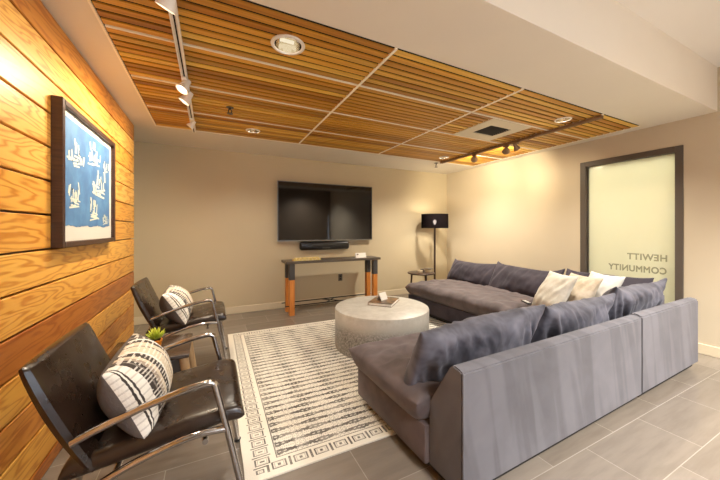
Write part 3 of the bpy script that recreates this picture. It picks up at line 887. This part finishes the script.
obj('badge', box(new(), .36, .50, -.002, .0, .028, .034), 'tv_bezel', t, False)
t = thing('wall_outlet', 'dark grey electrical outlet low on wall under the console table', 'outlet', (1.955, YB - .008, .345))
obj('cover_plate', box(new(), -.036, .036, 0, .0075, 0, .115, .002, 1), 'plate', t)
bm = new()
for z in (.035, .08): box(bm, -.017, .017, -.003, .0, z - .014, z + .014, .001, 1)
obj('socket', bm, 'black_plastic', t)

# console table
t = thing('console_table', 'narrow console table with charcoal-dipped orange wood legs below television', 'console table', (.90, 4.18, 0))
CWD, CDP = 1.55, .33
obj('tabletop', box(new(), .035, CWD, 0, CDP, .728, .765, .003, 1), 'grey_top', t)
for x in (.085, CWD - .145):
    for y in (.012, .245):
        xx = x + (.0 if x < 1 else .02)
        lg = obj('leg', box(new(), xx, xx + .072, y, y + .072, 0, .50, .002, 1), 'orange_wood', t, label='orange wood leg with charcoal upper part')
        obj('painted_top', box(new(), xx - .002, xx + .074, y - .002, y + .074, .50, .728, .002, 1), 'chalk', lg)
bm = new()
for y in (.048, .281): tube(bm, [(.03, y, .13), (CWD - .03, y, .13)], .008, 8)
tube(bm, [(.64, .048, .13), (.86, .281, .13)], .008, 8); tube(bm, [(.86, .048, .13), (.64, .281, .13)], .008, 8)
obj('stretcher', bm, 'black_metal', t)
# low yellow ornament, white card
t = thing('decorative_tray', 'low yellow and cream tray lying at left end of the console', 'tray', (1.25, 4.26, .765), 0)
bm = new(); box(bm, -.20, .20, -.05, .05, 0, .008, .002, 1)
for y in (-.05, .042): box(bm, -.20, .20, y, y + .008, .008, .026)
for x in (-.20, .192): box(bm, x, x + .008, -.042, .042, .008, .026)
obj('tray', bm, 'tray', t, False)
bm = new(); rr = random.Random(9)
for i in range(14): bmesh.ops.create_icosphere(bm, subdivisions=2, radius=.019, matrix=Matrix.Translation((-.165 + i * .0255, rr.uniform(-.02, .02), .027)))
obj('bead_string', bm, 'tray', t)
t = thing('sign_holder', 'small white card standing at right end of the console table', 'card', (2.135, 4.28, .765), 0)
obj('card', prism(new(), [(-.02, 0), (.02, 0), (.006, .075), (0, .075)], 0, -.09, .09), 'white_card', t, False)
obj('printed_mark', prism(new(), [(-.0165, .045), (-.0155, .045), (-.0115, .062), (-.0125, .062)], 0, -.072, -.045), 'dark_ink', t, False)

# ------------------------------------------------------------------ lamp and end table
LX, LY = 3.66, 4.30
t = thing('floor_lamp', 'tall floor lamp with black drum shade in the room corner', 'lamp', (LX, LY, 0))
obj('base', lathe(new(), [(0, 0), (.14, 0), (.145, .01), (.13, .022), (.02, .03), (0, .03)], 40), 'bronze_track', t)
obj('pole', tube(new(), [(0, 0, .028), (0, 0, 1.30)], .019, 14), 'dark_wood', t)
bm = lathe(new(), [(.232, 1.235), (.240, 1.235), (.240, 1.490), (.232, 1.490), (.232, 1.235)], 64); obj('lamp_shade', bm, 'shade', t)
bm = new()
for a in range(3): tube(bm, [(0, 0, 1.28), (.232 * math.cos(a * 2.1), .232 * math.sin(a * 2.1), 1.28)], .003, 6)
obj('shade_spider', bm, 'black_metal', t)
obj('bulb', lathe(new(), [(0, 1.30), (.012, 1.30), (.016, 1.315), (.030, 1.345), (.030, 1.365), (.018, 1.385), (0, 1.39)], 24), 'bulb_glow', t)
light('POINT', 'floor_lamp_bulb', (LX, LY, 1.42), 2, (1, .80, .50), shadow_soft_size=.03)
EX, EY = 3.13, 4.02
t = thing('end_table', 'small round dark end table with three legs beside the floor lamp', 'side table', (EX, EY, 0))
obj('tabletop', lathe(new(), [(0, .475), (.21, .475), (.222, .482), (.222, .497), (.21, .502), (0, .502)], 48), 'dark_wood', t)
for a in (0.4, 2.5, 4.6):
    obj('leg', tube(new(), [(.15 * math.cos(a), .15 * math.sin(a), .476), (.18 * math.cos(a), .18 * math.sin(a), 0)], [.017, .012], 10), 'dark_wood', t)
def cup(x, y, h, r, label):
    o = tag(obj('cream_cup', lathe(new(), [(0, 0), (r * .8, 0), (r, h * .3), (r, h), (r - .005, h), (r - .006, h * .3), (0, .01)], 28), 'cream_pot'), label, 'cup', 'cream cups on the end table')
    o.location = (x, y, .502)
cup(3.06, 3.95, .045, .042, 'small cream cup on the round end table, farther from the lamp')
cup(3.25, 3.98, .045, .055, 'wider cream cup on the round end table, nearer the lamp')
o = tag(obj('candle_jar', lathe(new(), [(0, 0), (.028, 0), (.03, .01), (.03, .05), (.026, .055), (0, .055)], 24), 'dark_wood'), 'small dark jar between two cream cups on the end table', 'jar')
o.location = (3.155, 4.02, .502)
o = tag(obj('saucer', lathe(new(), [(0, .0), (.03, 0), (.075, .012), (.076, .015), (.03, .006), (0, .005)], 32), 'grey_top'), 'tan saucer resting on top of the wider cream cup', 'saucer')
o.location = (3.25, 3.98, .5475)

# ------------------------------------------------------------------ daylight and added lamps of the unseen lobby
SC.world = bpy.data.worlds.new('sky'); SC.world.use_nodes = True
nt = SC.world.node_tree; bg = nt.nodes['Background']; bg.inputs[0].default_value = (.75, .86, 1, 1); bg.inputs[1].default_value = 3
def panel(x, y, label, e):  # invented round lamp out of view, added to light the room
    t = thing('added_lobby_light', label, 'ceiling light', (x, y, ZU), 0, 'added lobby fill lights')
    obj('frame', lathe(new(), [(.17, -.012), (.19, -.012), (.19, 0), (.17, 0)], 40), 'white_metal', t)
    obj('diffuser', lathe(new(), [(0, -.008), (.17, -.008), (.17, -.002), (0, -.002)], 40), 'spot_glow', t)
    light('SPOT', 'added_lobby_lamp', (x, y, ZU - .03), e, (1, .94, .84), (x, y, 0), spot_size=rd(104), spot_blend=.5, shadow_soft_size=.16)
panel(.9, -.9, 'added round lobby light, unseen behind the viewer, left of two', 30)
panel(3.4, -.5, 'added round lobby light, unseen behind the viewer, right of two', 230)

def fill_panel(x, y, e, label):  # invented soft fill source out of view, added to brighten the room
    t = thing('fill_troffer', label, 'ceiling light', (x, y, ZU), 0, 'added lobby fill lights')
    bm = new()
    for q in ((-.31, -.29, -.31, .31), (.29, .31, -.31, .31), (-.29, .29, -.31, -.29), (-.29, .29, .29, .31)): box(bm, *q, -.014, -.0005)
    obj('frame', bm, 'white_metal', t, False)
    obj('diffuser', box(new(), -.289, .289, -.289, .289, -.008, -.002), 'fill_glow', t, False)
    light('AREA', 'fill_lamp', (x, y, ZU - .02), e, (1, .975, .94), (x, y, 0), shape='RECTANGLE', size=.56, size_y=.56, spread=rd(128))
fill_panel(.9, -1.5, 45, 'added square fill light, unseen behind the viewer, left of two')
fill_panel(3.1, -1.3, 110, 'added square fill light, unseen behind the viewer, right of two')

# ------------------------------------------------------------------ camera
cam = bpy.data.cameras.new('camera'); co = bpy.data.objects.new('camera', cam); COL.objects.link(co)
co.location = (0, 0, 1.22); co.rotation_euler = (PI / 2, 0, -math.atan(149 / 300))
cam.sensor_width = 36; cam.lens = 15.0; cam.shift_y = -11 / 720; cam.clip_start = .02
SC.camera = co
SC.view_settings.view_transform = 'Standard'; SC.view_settings.look = 'None'
SC.view_settings.exposure = 1.05; SC.view_settings.gamma = 1; SC.view_settings.use_curve_mapping = False
